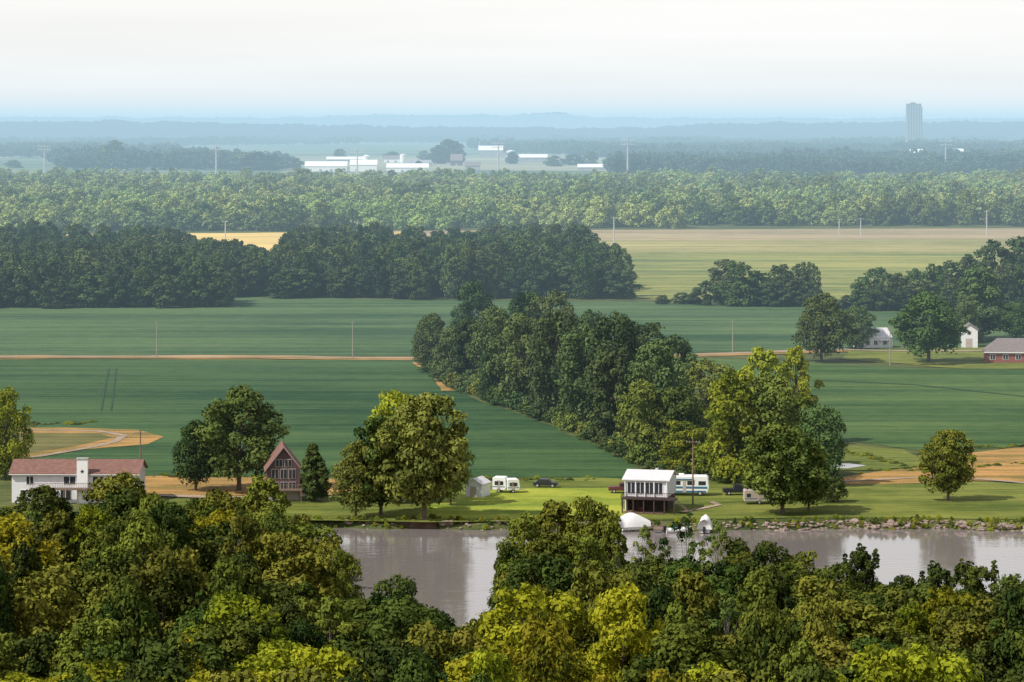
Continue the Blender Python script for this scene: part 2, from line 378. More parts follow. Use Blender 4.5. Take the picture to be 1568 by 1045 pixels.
b.inputs['Base Color'].default_value = (0.20, 0.175, 0.17, 1); b.inputs['Roughness'].default_value = .08; b.inputs['IOR'].default_value = 1.5
g = n.new('ShaderNodeNewGeometry'); mp = n.new('ShaderNodeMapping'); mp.inputs['Scale'].default_value = (.3, 1.0, 1)
l.new(g.outputs['Position'], mp.inputs[0])
no = n.new('ShaderNodeTexNoise'); no.inputs['Scale'].default_value = .9; no.inputs['Detail'].default_value = 3; l.new(mp.outputs[0], no.inputs['Vector'])
no2 = n.new('ShaderNodeTexNoise'); no2.inputs['Scale'].default_value = .09; no2.inputs['Detail'].default_value = 3; l.new(mp.outputs[0], no2.inputs['Vector'])
mr = n.new('ShaderNodeMapRange'); mr.inputs['From Min'].default_value = .4; mr.inputs['From Max'].default_value = .6; mr.inputs['To Min'].default_value = .08; mr.inputs['To Max'].default_value = .8
l.new(no2.outputs['Fac'], mr.inputs['Value'])
bp = n.new('ShaderNodeBump'); bp.inputs['Distance'].default_value = .08; l.new(no.outputs['Fac'], bp.inputs['Height']); l.new(mr.outputs[0], bp.inputs['Strength']); l.new(bp.outputs[0], b.inputs['Normal'])
ob_mesh('river_water', [(-3000, 300, -1.2), (3000, 300, -1.2), (3000, 520, -1.2), (-3000, 520, -1.2)], [(0, 1, 2, 3)], WATER)
sheet('pond', [(1255, 712), (1300, 711), (1330, 715), (1300, 719), (1258, 718)], WATER, z=.2, jit=.3, step=3)

# ------------------------------------------------------------------ forests
def inpoly(x, y, P):
    c = False; j = len(P)-1
    for i in range(len(P)):
        if (P[i][1] > y) != (P[j][1] > y) and x < (P[j][0]-P[i][0])*(y-P[i][1])/(P[j][1]-P[i][1])+P[i][0]: c = not c
        j = i
    return c
def fill(poly, sp, hr, wr, kinds, world=False, hfun=None):
    P = poly if world else [G(u, v)[:2] for u, v in poly]
    x0, x1 = min(p[0] for p in P), max(p[0] for p in P); y0, y1 = min(p[1] for p in P), max(p[1] for p in P)
    out = []; y = y0
    while y < y1:
        x = x0
        while x < x1:
            a, b = x+R.uniform(-.45, .45)*sp, y+R.uniform(-.45, .45)*sp
            if inpoly(a, b, P):
                h = R.uniform(*hr)*(1+.25*mnoise.noise(Vector((a*.02, b*.02, 3)))); w = R.uniform(*wr)
                if hfun: h = hfun(a, b, h)
                if h: out.append((a, b, 0, w/10, w/10, h/14, R.uniform(0, 6.28), R.choice(kinds)))
            x += sp
        y += sp
    return out
BELT = [(-420, 1800), (-90, 1800), (100, 1860), (420, 1910), (700, 2000), (1000, 3000), (-1000, 3000), (-700, 2000)]
pts = []
y = 1815
while y < 3000:
    x = -1000+R.uniform(0, 20)
    while x < 1000:
        if inpoly(x, y, BELT):
            hv = 1+.3*mnoise.noise(Vector((x*.008, y*.008, 1)))
            pts.append((x+R.uniform(-5, 5), y+R.uniform(-6, 6), 0, 1, 1, .95*hv, R.choice([0, 1.5708, 3.1416, 4.712])+R.uniform(-.3, .3), R.choice([0, 1, 2, 3, 4, 5])))
        x += 46
    y += 46
scatter('floodplain_forest', GROVE, pts)
midp = [tv('mid1', L_EDGE), tv('mid2', L_EDGE), tv('mid3', L_EDGE), tv('mid1', L_DARK), tv('mid2', L_MID)]
pts = fill([(-300, 474), (345, 472), (350, 455), (330, 430), (270, 405), (-300, 398)], 9, (10.5, 19.5), (9, 15), [0, 1, 2, 3, 4])
pts += fill([(335, 456), (640, 459), (955, 459), (950, 440), (900, 415), (650, 418), (330, 432)], 9, (10.5, 19.5), (9, 15), [0, 1, 2, 3, 4])
pts += fill([(430, 440), (930, 440), (900, 398), (450, 404)], 9.5, (11, 19), (9, 14), [0, 1, 2, 3, 4])
scatter('field_edge_forest', midp, pts)
def tl(lst, kinds):
    o = []
    for e in lst:
        u, vb, vt, w = e[:4]; k = e[4] if len(e) > 4 else R.choice(kinds)
        x, y, z = G(u, vb); s = ppm(vb); o.append((x, y, 0, w/s/10, w/s/10, (vb-vt)/s/14, R.uniform(0, 6.28), k))
    return o
grp = [(1080, 468, 430, 40), (1110, 466, 398, 60), (1130, 469, 400, 60), (1160, 468, 415, 55), (1195, 467, 405, 60), (1225, 467, 402, 40), (1243, 467, 402, 30), (1210, 469, 425, 60), (1065, 466, 440, 30), (1145, 469, 425, 50), (1180, 470, 430, 50), (1045, 466, 448, 26), (1015, 466, 452, 24),
       (1320, 474, 425, 50), (1345, 470, 410, 50), (1370, 472, 418, 60), (1400, 470, 412, 50), (1430, 472, 405, 55), (1455, 470, 400, 50), (1480, 468, 390, 60), (1520, 466, 368, 75), (1560, 466, 364, 80), (1600, 466, 370, 80), (1500, 470, 400, 60), (1545, 474, 405, 60), (1410, 475, 430, 60), (1345, 476, 435, 50), (1460, 476, 425, 60), (1640, 470, 380, 90), (1690, 470, 390, 90), (1295, 474, 452, 35), (1385, 476, 440, 50), (1580, 476, 400, 70)]
scatter('field_copse', midp, tl(grp, [0, 1, 2, 3, 4]))
def patches(u0, u1, d0, d1, sp=62, keep=.9, nsc=.0009, thr=-1):
    o = []; y = d0
    while y < d1:
        x = (u0-U0)*y/F
        while x < (u1-U0)*y/F:
            if R.random() < keep and mnoise.noise(Vector((x*nsc, y*nsc*.5, 9))) > thr:
                s = R.uniform(.85, 1.25); o.append((x+R.uniform(-15, 15), y+R.uniform(-15, 15), 0, s, s, s*R.uniform(.7, 1.3), R.choice([0, 3.14159])+R.uniform(-.3, .3), R.choice([0, 1, 2])))
            x += 80
        y += sp
    return o
pts = patches(1005, 2000, 3520, 4500, thr=-.35) + patches(140, 430, 3980, 4700, thr=-.15)
pts += patches(-600, 2200, 5300, 6500, thr=-.12, sp=90) + patches(-600, 2200, 6900, 8500, thr=-.1, sp=160) + patches(-600, 2200, 9000, 12500, thr=-.05, sp=300)
scatter('distant_woods', PATCH, pts)
scatter('farmstead_trees', [tv('far1', L_MID), tv('far2', L_DARK)], tl([(685, 250, 213, 40, 1), (672, 252, 222, 30), (700, 250, 218, 26), (600, 246, 232, 26), (650, 246, 230, 20), (785, 252, 232, 22), (640, 262, 246, 14), (850, 256, 238, 30), (880, 254, 236, 34), (905, 252, 232, 26), (1345, 262, 236, 30), (1380, 266, 246, 24), (1440, 268, 246, 40), (175, 258, 214, 34, 1), (160, 258, 222, 30), (395, 262, 232, 50, 1), (370, 262, 235, 40), (420, 262, 236, 30), (320, 250, 228, 26), (520, 246, 228, 22), (20, 258, 245, 30), (110, 256, 238, 26), (960, 250, 234, 30), (985, 252, 236, 30)], [0, 1]))

hp = [tv('round', L_MID), tv('oval', L_OLIVE), tv('full', L_DARK), tv('round2', L_MID), tv('full', L_BRIGHT), tv('spiky', L_MID), tv('round2', L_OLIVE), tv('lace', L_BRIGHT)]
hed = [(660, 570, 480, 55), (690, 580, 500, 60), (722, 535, 428, 65, 3), (712, 590, 490, 70), (760, 600, 468, 75), (755, 612, 528, 48, 2), (800, 560, 447, 80), (846, 570, 445, 75, 3), (800, 625, 480, 90), (852, 640, 475, 90, 0), (900, 600, 475, 75), (900, 655, 500, 90), (945, 665, 480, 100, 0), (990, 620, 495, 95), (930, 680, 540, 85), (1000, 680, 520, 105, 3), (985, 705, 580, 78, 6), (1030, 640, 512, 85), (1035, 705, 590, 85, 6), (1085, 655, 550, 90, 6), (1050, 722, 645, 85, 4), (1120, 735, 565, 120, 4), (1165, 690, 533, 105, 7), (1218, 680, 530, 85, 7), (1185, 735, 570, 120, 6), (1252, 745, 620, 80, 0), (645, 560, 490, 30), (1230, 715, 600, 80, 7), (870, 615, 490, 80, 2), (760, 570, 470, 60)]
scatter('hedgerow_trees', hp, tl(hed, [0, 3, 5, 0, 2]))
bp_ = []
for i in range(150):
    t = R.random(); u, v = 650+t*330, interp(650+t*330, [(650, 572), (700, 598), (860, 655), (975, 712)])+R.uniform(-14, 0)
    x, y, _ = G(u, v); s = R.uniform(.5, 1.4); bp_.append((x, y, 0, s, s, s, R.uniform(0, 6), R.choice([0, 1, 2])))
for i in range(60):
    u, v = R.uniform(985, 1280), R.uniform(722, 742); x, y, _ = G(u, v); s = R.uniform(.3, .8); bp_.append((x, y, 0, s, s, s, R.uniform(0, 6), R.choice([0, 1, 2])))
scatter('hedgerow_undergrowth', [tv('bush', L_MID), tv('bush', L_OLIVE), tv('bush', L_DARK)], bp_)
wd = []
for i in range(420):
    x = R.uniform(-70, 95); y = far_shore(x)+R.uniform(-1.6, 1.5); s = R.uniform(.08, .3); wd.append((x, y, gz(x, y), s, s, s, R.uniform(0, 6), R.choice([0, 1])))
for (a, b), (c, d), nn in (((0, 728), (520, 731), 50), ((20, 652), (140, 648), 24), ((1280, 690), (1420, 720), 60), ((1300, 724), (1568, 712), 40), ((560, 738), (950, 733), 50), ((1400, 690), (1568, 684), 30)):
    for i in range(nn):
        t = R.random(); x, y, _ = G(a+(c-a)*t, b+(d-b)*t+R.uniform(-3, 3)); s = R.uniform(.1, .35); wd.append((x, y, 0, s*1.5, s*1.5, s*.6, R.uniform(0, 6), R.choice([0, 1])))
scatter('bank_weeds', [tv('bush', L_OLIVE), tv('bush', L_BRIGHT)], wd)

def one(name, kind, m, u, vb, vt, w):
    me = tv(kind, m); x, y, z = G(u, vb); s = ppm(vb)
    o = bpy.data.objects.new(name, me); scene.collection.objects.link(o)
    o.location = (x, y, 0); o.scale = (w/s/me['w'], w/s/me['w'], (vb-vt)/s/me['h']*.97); o.rotation_euler[2] = R.uniform(0, 6.28); return o
one('oak_tree', 'spread', L_DARK, 366, 752, 588, 150)
one('oak_tree', 'round', L_DARK, 300, 752, 640, 70)
one('maple_tree', 'lawn', L_OLIVE, 650, 797, 597, 125)
one('maple_tree', 'round2', L_BRIGHT, 612, 770, 592, 105)
one('maple_tree', 'lawn', L_OLIVE, 583, 790, 632, 95)
one('maple_tree', 'round', L_OLIVE, 545, 794, 672, 65)
one('maple_tree', 'round', L_OLIVE, 690, 775, 650, 55)
one('pine_tree', 'cone', L_DARK, 482, 768, 676, 62)
one('ash_tree', 'round2', L_BRIGHT, 8, 735, 588, 72)
one('lawn_tree', 'lawn', N_OLIVE, 1452, 768, 655, 74)
one('shade_tree', 'lawn', L_OLIVE, 1198, 788, 645, 115)
one('shade_tree', 'round', L_OLIVE, 1238, 782, 690, 60)
one('shade_tree', 'round2', L_DARK, 1275, 770, 728, 40)
one('dark_oak', 'round', L_DARK, 1258, 555, 446, 80)
one('dark_oak', 'round2', L_MID, 1310, 534, 466, 62)
one('dark_oak', 'spread', L_DARK, 1422, 556, 445, 120)
one('dark_oak', 'oval', L_MID, 1500, 520, 405, 80)
one('dark_oak', 'round', L_DARK, 1556, 522, 462, 55)
one('dark_oak', 'full', L_MID, 1480, 525, 450, 50)

SKY_L = [(-300, 760), (0, 765), (40, 748), (100, 745), (180, 727), (230, 745), (290, 762), (340, 750), (400, 733), (450, 765), (500, 785), (545, 815), (560, 900), (600, 900), (680, 915), (740, 942), (760, 860), (790, 800), (850, 790), (930, 790), (955, 850), (1100, 850), (1180, 850), (1230, 860), (1320, 865), (1360, 890), (1430, 890), (1530, 885), (1568, 895), (2000, 880)]
def nh(x, y, h):
    if y > near_shore(x)-1.5: return None
    u = U0+x*F/y; hw = 45*330/y
    vl = max(interp(u+k*hw, SKY_L) for k in (-1, 0, 1))
    hm = H-(vl-V0)*y/F
    if hm < 3.5: return None
    return min(h, hm*R.uniform(.82, 1.0))
np_ = [tv('round', N_DARK), tv('round2', N_OLIVE), tv('spiky', N_DARK), tv('full', N_OLIVE), tv('spread', N_OLIVE), tv('oval', N_DARK), tv('cone', N_DARK),
       tv('round2', N_BRIGHT), tv('full', N_BRIGHT), tv('sparse', L_OLIVE), tv('spread', N_DARK), tv('lace', N_OLIVE)]
pts = fill([(-200, 225), (200, 225), (200, 440), (-200, 440)], 7.8, (8.5, 18.5), (6.5, 12.5), [0, 1, 2, 3, 4, 5, 10, 11, 11, 3], world=True, hfun=nh)
BR = [(150, 285, 11), (420, 290, 7), (240, 300, 6), (880, 300, 10), (960, 283, 10), (800, 278, 8), (1375, 285, 5), (700, 300, 5), (40, 275, 5), (1560, 262, 5)]
q = []
for p in pts:
    p = list(p)
    for u, D, r in BR:
        bx = (u-U0)*D/F
        if math.hypot(p[0]-bx, (p[1]-D)*.5) < r and R.random() < .75: p[7] = R.choice([7, 8])
    if p[7] < 7 and R.random() < .05: p[7] = 7
    elif p[7] < 7 and R.random() < .03: p[7] = 9
    p[2] = gz(p[0], p[1])-.1
    hw = p[5]*14; ws = min(p[3], hw/14*1.3+.15); p[3] = p[4] = ws
    q.append(tuple(p))
def ft(u, D, vt, w, k):
    x = (u-U0)*D/F; h = H-(vt-V0)*D/F; q.append((x, D, gz(x, D)-.1, w*D/F/10, w*D/F/10, (h+.5)/14, R.uniform(0, 6), k))
for e in [(850, 398, 772, 130, 11), (800, 388, 790, 90, 1), (905, 394, 766, 95, 3), (935, 388, 800, 70, 11), (780, 385, 835, 60, 3), (612, 366, 836, 90, 0), (180, 430, 728, 120, 1), (400, 430, 734, 110, 11), (60, 428, 748, 110, 0), (300, 430, 765, 90, 3), (340, 428, 752, 90, 1), (455, 425, 765, 70, 3), (500, 405, 782, 85, 1), (525, 402, 800, 60, 3), (985, 386, 808, 80, 9), (1050, 388, 790, 100, 9), (1100, 386, 800, 80, 9), (1020, 380, 840, 70, 9), (1180, 382, 836, 100, 0), (1225, 380, 850, 80, 3), (1318, 372, 850, 100, 2), (1275, 368, 868, 90, 1), (1440, 366, 876, 100, 2), (1385, 362, 888, 90, 5), (1500, 364, 872, 100, 2), (1550, 360, 886, 90, 0), (1130, 384, 830, 90, 3), (945, 375, 850, 60, 9), (1475, 350, 905, 90, 10)]:
    ft(*e)
scatter('near_bank_forest', np_, q)
ug = []
for p in q:
    if R.random() < .5:
        x, y = p[0]+R.uniform(-4, 4), p[1]+R.uniform(-4, 4)
        if y < near_shore(x): s = R.uniform(.5, 1.2); ug.append((x, y, gz(x, y), s, s, s, 0, 0))
scatter('forest_undergrowth', [tv('bush', L_DARK)], ug)

rv, rf = [], []
def rock(x, y, z, s):
    b = len(rv); a0 = R.uniform(0, 6)
    rings = [(-.5, .7), (.1, 1), (.6, .6)]
    for hz, rr in rings:
        for k in range(6):
            a = a0+k*1.047; r_ = s*rr*R.uniform(.7, 1.2); rv.append((x+math.cos(a)*r_*1.3, y+math.sin(a)*r_, z+hz*s*R.uniform(.7, 1.1)))
    for i in range(2):
        for k in range(6): rf.append((b+i*6+k, b+i*6+(k+1) % 6, b+(i+1)*6+(k+1) % 6, b+(i+1)*6+k))
    rf.append(tuple(b+12+k for k in range(6)))
for i in range(1300):
    x = R.uniform(42, 110) if R.random() < .8 else R.uniform(-28, 42)
    y = far_shore(x)-R.uniform(.3, 2.6); rock(x, y, gz(x, y)+.05, R.uniform(.12, .42) if R.random() > .04 else .75)
ROCK = mat('limestone', (0.14, 0.10, 0.085), .9, .4, 1.2, c2=(.38, .30, .25))
ob_mesh('riprap_rocks', rv, rf, ROCK)
mud = mat('bank_earth', (.16, .10, .075), .95, .3, .8)

# ------------------------------------------------------------------ building helpers
WHITE = mat('white_siding', (.72, .71, .74), .6, .06, 1.5); ROOFW = mat('pale_roof', (.62, .60, .62), .6, .08, 1)
GLASS = mat('window_glass', (.03, .035, .045), .12, .2, 1, spec=.6); TRIM = mat('white_trim', (.8, .8, .8), .5, .03, 1)
REDROOF = mat('brown_red_roof', (.20, .105, .085), .9, .2, 1.5); PURP = mat('maroon_siding', (.12, .07, .075), .8, .15, 1.5)
BRICK = mat('brick', (.27, .10, .08), .9, .25, 3); GREYROOF = mat('grey_shingle', (.20, .17, .17), .9, .15, 2)
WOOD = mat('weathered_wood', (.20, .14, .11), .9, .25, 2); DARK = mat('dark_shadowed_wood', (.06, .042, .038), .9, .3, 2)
RUB = mat('rubber', (.02, .02, .02), .8, .1, 3); METAL = mat('galvanised_steel', (.5, .5, .52), .45, .1, 2, metal=.3)
BLUE = mat('blue_paint', (.05, .16, .28), .4, .1, 1); CONC = mat('concrete', (.4, .38, .36), .9, .15, 1); BEIGE = mat('beige_paint', (.45, .38, .34), .5, .1, 1)
BLACKP = mat('black_paint', (.025, .028, .035), .3, .1, 1); REDP = mat('dull_red_paint', (.12, .04, .04), .4, .1, 1); FARB = mat('far_building_wall', (.30, .30, .31), .8, .1, .1)
CLOTH = mat('white_canvas', (.78, .77, .76), .8, .05, 2); BARGE = mat('barge_paint', (.36, .24, .24), .7, .1, 1)
def empty(name, loc, rot=0.0):
    e = bpy.data.objects.new(name, None); scene.collection.objects.link(e); e.location = loc; e.rotation_euler[2] = math.radians(rot); return e
def box(n, p, x0, x1, y0, y1, z0, z1, m, bev=0):
    v = [(x0, y0, z0), (x1, y0, z0), (x1, y1, z0), (x0, y1, z0), (x0, y0, z1), (x1, y0, z1), (x1, y1, z1), (x0, y1, z1)]
    o = ob_mesh(n, v, [(0, 3, 2, 1), (4, 5, 6, 7), (0, 1, 5, 4), (1, 2, 6, 5), (2, 3, 7, 6), (3, 0, 4, 7)], m, p)
    if bev:
        b = o.modifiers.new('b', 'BEVEL'); b.width = bev; b.segments = 3
    return o
def gable(n, p, x0, x1, y0, y1, z0, zr, m, wall, axis='x', over=.4, th=.18):
    if axis == 'x':
        ym = (y0+y1)/2; dy = over*(zr-z0)/((y1-y0)/2)
        V = []
        for x in (x0-over, x1+over):
            V += [(x, y0-over, z0-dy), (x, ym, zr), (x, y1+over, z0-dy), (x, y0-over, z0-dy+th), (x, ym, zr+th), (x, y1+over, z0-dy+th)]
        W = [(x0, y0, z0), (x0, y1, z0), (x0, ym, zr-.02), (x1, y0, z0), (x1, y1, z0), (x1, ym, zr-.02)]
    else:
        xm = (x0+x1)/2; dy = over*(zr-z0)/((x1-x0)/2); V = []
        for y in (y0-over, y1+over):
            V += [(x0-over, y, z0-dy), (xm, y, zr), (x1+over, y, z0-dy), (x0-over, y, z0-dy+th), (xm, y, zr+th), (x1+over, y, z0-dy+th)]
        W = [(x0, y0, z0), (x1, y0, z0), (xm, y0, zr-.02), (x0, y1, z0), (x1, y1, z0), (xm, y1, zr-.02)]
    ob_mesh(n, V, [(3, 4, 10, 9), (4, 5, 11, 10), (0, 6, 7, 1), (1, 7, 8, 2), (0, 1, 4, 3), (1, 2, 5, 4), (6, 9, 10, 7), (7, 10, 11, 8), (0, 3, 9, 6), (2, 8, 11, 5)], m, p)
    ob_mesh('gable_walls', W, [(0, 1, 2), (3, 5, 4)], wall, p)
def window(p, x, z, w, h, y=0, side=None, i=[0], tm=None):
    i[0] += 1; tm = tm or TRIM
    if side is None:
        box(f'window_frame_{i[0]}', p, x-w/2-.1, x+w/2+.1, y-.06, y-.001, z-.1, z+h+.1, tm); box(f'window_{i[0]}', p, x-w/2, x+w/2, y-.09, y-.061, z, z+h, GLASS)
        if w > 1: box(f'mullion_{i[0]}', p, x-.04, x+.04, y-.12, y-.091, z, z+h, tm)
    else:
        box(f'window_frame_{i[0]}', p, side-.06, side-.001, x-w/2-.1, x+w/2+.1, z-.1, z+h+.1, tm); box(f'window_{i[0]}', p, side-.09, side-.061, x-w/2, x+w/2, z, z+h, GLASS)
def railing(p, x0, x1, y, z, m, hgt=1.0):
    box('rail_top', p, x0, x1, y-.04, y+.04, z+hgt-.08, z+hgt, m); box('rail_low', p, x0, x1, y-.03, y+.03, z+.15, z+.21, m)
    k = int((x1-x0)/.3)
    for i in range(k+1): xx = x0+(x1-x0)*i/k; box(f'baluster_{i}', p, xx-.025, xx+.025, y-.02, y+.02, z+.21, z+hgt-.08, m)

x, y, _ = G(18, 770); e = empty('ranch_house', (x, y, 0), -1)
box('walls', e, 0, 22.2, 0, 9, 0, 5.2, WHITE); gable('roof', e, 0, 22.2, 0, 9, 5.2, 7.0, REDROOF, WHITE, over=.5)
box('chimney', e, 11.6, 13.5, -.9, -.003, 0, 7.7, TRIM); box('chimney_cap', e, 11.5, 13.6, -1, .1, 7.7, 7.95, CONC)
sv = []
for k in range(10):
    a = math.pi/2+k*math.pi/5; r_ = .42 if k % 2 == 0 else .17; sv.append((12.55+math.cos(a)*r_, -.93, 5.6+math.sin(a)*r_))
ob_mesh('star', sv, [tuple(range(10))], BLACKP, e)
for xx, w_ in ((3.2, 1.2), (10.2, 2.0), (15.2, 1.8), (17.5, 1.2), (20.4, 1.4)): window(e, xx, 3.3, w_, 1.3)
for xx, w_ in ((2, .9), (5, 1.8), (9.5, 1.8), (15.5, 1.8), (19, 1.2)): window(e, xx, .5, w_, 1.7)
box('deck', e, 7.2, 15.8, -2.4, -1.0, 2.5, 2.75, WOOD); railing(e, 7.2, 15.8, -2.4, 2.75, WOOD)
for xx in (7.4, 9.6, 12, 14, 15.6): box('deck_post', e, xx-.08, xx+.08, -2.35, -2.2, 0, 2.5, WOOD)
box('side_porch', e, 3.4, 7.0, -2.0, -.003, 2.4, 2.62, WOOD); railing(e, 3.4, 7.0, -2.0, 2.62, WOOD)
box('gutter', e, -.4, 22.6, -.62, -.52, 4.93, 5.05, TRIM)
x, y, _ = G(409, 768); e = empty('gabled_lodge', (x, y, 0), 6)
box('walls', e, 0, 5.8, 0, 9, 0, 5.9, PURP); gable('roof', e, 0, 5.8, 0, 9, 5.9, 9.6, REDROOF, PURP, axis='y', over=.5)
box('lower_wall', e, .1, 5.7, -.08, -.003, 0, 1.9, BEIGE)
for xx in (1.4, 2.9, 4.4): window(e, xx, 4.0, 1.1, 1.6, tm=BEIGE)
for xx in (2.1, 3.7): window(e, xx, 6.1, 1.1, 1.2, tm=BEIGE)
for xx in (1.4, 2.9, 4.4): window(e, xx, 2.1, 1.1, 1.2, tm=BEIGE)
for s_ in (-1, 1):
    V = [(2.9, -.52, 9.45), (2.9+s_*3.4, -.52, 5.15), (2.9+s_*3.4, -.52, 5.45), (2.9, -.52, 9.82)]
    ob_mesh('barge_board', V+[(a, b-.06, c) for a, b, c in V], [(4, 5, 6, 7), (0, 1, 5, 4), (3, 2, 6, 7)], BARGE, e)
box('deck', e, -.3, 6.1, -2.2, -.09, 2.0, 2.2, WOOD); railing(e, -.3, 6.1, -2.2, 2.2, WOOD)
for xx in (-.1, 2.9, 5.9): box('deck_post', e, xx-.08, xx+.08, -2.15, -2.0, 0, 2.0, WOOD)
x, y, _ = G(957, 784); e = empty('stilt_river_house', (x, y, 0), -14)
box('upper_walls', e, 0, 7.4, 0, 8, 2.7, 5.6, WHITE); gable('roof', e, 0, 7.4, 0, 8, 5.6, 6.7, ROOFW, WHITE, over=.45)
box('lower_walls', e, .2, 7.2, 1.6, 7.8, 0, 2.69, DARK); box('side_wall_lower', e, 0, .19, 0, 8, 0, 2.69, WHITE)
for xx in (1.1, 2.7, 4.3, 5.9): window(e, xx, 3.2, 1.25, 1.9)
window(e, 4.5, 3.6, 1.0, 1.2, side=0.0); window(e, 4.5, .8, 1.0, 1.2, side=0.0)
box('deck', e, -.2, 9.2, -2.4, -.003, 2.45, 2.68, DARK); railing(e, -.2, 9.2, -2.4, 2.68, DARK)
for xx in (0, 1.9, 3.7, 5.5, 7.3, 9.0): box('pier', e, xx-.10, xx+.10, -2.3, -2.1, 0, 2.45, DARK)
for xx in (0.05, 1.9, 3.5, 5.1, 7.3): box('porch_column', e, xx-.07, xx+.07, -.3, -.14, 2.69, 5.45, TRIM)
for k in range(10): box(f'stair_{k}', e, 9.2+k*.28, 9.5+k*.28, -1.9, -.9, 2.3-k*.24, 2.4-k*.24, WOOD)
box('cooler', e, 2.2, 3.2, .6, 1.2, 0, .8, REDP); box('patio', e, 0, 7, -2.6, 1.5, .16, .2, mud)
box('rooftop_vent', e, 4.4, 4.9, 4.4, 4.9, 6.4, 7.1, METAL)
def wheel(p, x, y, r, w=.25):
    V = []; Fc = []
    for s_, yy in enumerate((y, y+w)):
        for k in range(16): a = k*math.pi/8; V.append((x+math.cos(a)*r, yy, r+math.sin(a)*r))
    for k in range(16): Fc.append((k, (k+1) % 16, 16+(k+1) % 16, 16+k))
    Fc += [tuple(range(16))[::-1], tuple(range(16, 32))]
    ob_mesh('tyre', V, Fc, RUB, p)
    V = [(x+math.cos(k*math.pi/4)*r*.55, y-.01, r+math.sin(k*math.pi/4)*r*.55) for k in range(8)]
    ob_mesh('hub', V, [tuple(range(8))], METAL, p)
def profile(n, p, prof, y0, y1, m, bev=.05):
    k = len(prof); V = [(a, y0, b) for a, b in prof]+[(a, y1, b) for a, b in prof]
    Fc = [tuple(range(k)), tuple(range(k, 2*k))[::-1]]+[(i, k+i, k+(i+1) % k, (i+1) % k) for i in range(k)]
    o = ob_mesh(n, V, Fc, m, p)
    if bev: b = o.modifiers.new('b', 'BEVEL'); b.width = bev; b.segments = 2
    return o
def car(name, u, v, rot, m, kind='sedan', z=.15):
    x, y, _ = G(u, v); e = empty(name, (x, y, z), rot)
    if kind == 'pickup':
        profile('body', e, [(0, .45), (5.4, .45), (5.4, .95), (5.2, 1.1), (3.9, 1.15), (1.9, 1.15), (0, 1.15)], 0, 1.9, m)
        profile('cab', e, [(1.9, 1.12), (4.1, 1.12), (3.5, 1.8), (2.0, 1.82)], .1, 1.8, m)
        profile('side_glass', e, [(2.15, 1.2), (3.8, 1.2), (3.4, 1.7), (2.2, 1.72)], .06, 1.84, GLASS, 0)
    else:
        profile('body', e, [(0, .4), (4.5, .4), (4.5, .75), (4.2, .92), (3.2, 1.0), (.6, 1.0), (.05, .9)], 0, 1.8, m)
        profile('cabin', e, [(.5, .98), (3.4, .98), (2.7, 1.48), (1.1, 1.5)], .12, 1.68, m)
        profile('side_glass', e, [(.85, 1.04), (3.1, 1.04), (2.6, 1.4), (1.2, 1.42)], .08, 1.72, GLASS, 0)
    L = 5.4 if kind == 'pickup' else 4.5
    for xx in (L*.18, L*.8):
        wheel(e, xx, -.04, .36); wheel(e, xx, 1.6, .36)
    box('tail_lamp', e, -.02, .03, .1, .4, .7, .9, REDP); box('bumper', e, L-.02, L+.08, .1, 1.7, .42, .6, METAL)
    return e
car('parked_car', 816, 748, -8, BLACKP)
car('pickup_truck', 932, 757, 0, REDP, 'pickup')
car('pickup_truck', 1108, 760, 4, BLACKP, 'pickup')
car('parked_car', 1560, 549, 4, BLACKP)
x, y, _ = G(1000, 760); e = empty('motorhome', (x+1.5, y, .15), -6)
profile('body', e, [(0, .5), (8.2, .5), (8.5, 1.4), (8.3, 3.3), (8.0, 3.5), (.15, 3.5), (0, 3.3)], 0, 2.5, TRIM, .1)
box('stripe', e, .1, 8.2, -.02, -.002, 1.25, 1.65, BLUE); box('skirt', e, .2, 8.0, -.02, -.002, .55, .9, BLUE)
for k, (a, b_) in enumerate(((.6, 1.9), (2.4, 3.4), (4.6, 5.9), (6.6, 7.9))): box(f'window_{k}', e, a, b_, -.03, -.002, 1.9, 2.6, GLASS)
box('door', e, 3.8, 4.4, -.035, -.002, .6, 2.6, BEIGE); box('roof_ac', e, 3, 4, .8, 1.7, 3.5, 3.8, TRIM, .06); box('awning', e, .6, 5.8, -.16, -.04, 2.85, 3.0, BLUE)
for xx in (1.6, 6.9): wheel(e, xx, -.03, .45); wheel(e, xx, 2.3, .45)
def trailer(name, u, v, L, hh, rot, m):
    x, y, _ = G(u, v); e = empty(name, (x, y, .15), rot)
    profile('body', e, [(0, .5), (L, .5), (L+.25, 1.1), (L+.05, hh-.15), (L-.2, hh), (.15, hh), (0, hh-.15)], 0, 2.3, m, .08)
    box('window_1', e, .4, 1.1, -.03, -.002, hh*.5, hh*.75, GLASS); box('window_2', e, L-1.0, L-.3, -.03, -.002, hh*.5, hh*.75, GLASS); box('door', e, L*.5-.3, L*.5+.3, -.03, -.002, .6, hh*.8, BEIGE)
    box('stripe', e, .05, L, -.015, -.002, hh*.36, hh*.42, BLUE); box('tongue', e, L+.25, L+1.3, 1.1, 1.2, .45, .55, METAL)
    wheel(e, L*.5, -.03, .33); wheel(e, L*.5, 2.1, .33); return e
trailer('camper_trailer', 754, 756, 2.3, 2.8, -12, TRIM); trailer('camper_trailer', 777, 757, 2.1, 2.5, 10, TRIM)
trailer('camper_trailer', 1140, 774, 5.2, 2.5, 2, BEIGE)
x, y, _ = G(712, 762); e = empty('garden_shed', (x, y, 0), -22)
box('walls', e, 0, 3.2, 0, 4, 0, 2.4, WHITE); gable('roof', e, 0, 3.2, 0, 4, 2.4, 3.3, ROOFW, WHITE, axis='y', over=.2); box('door', e, 1, 2.2, -.05, -.002, 0, 2, BEIGE)
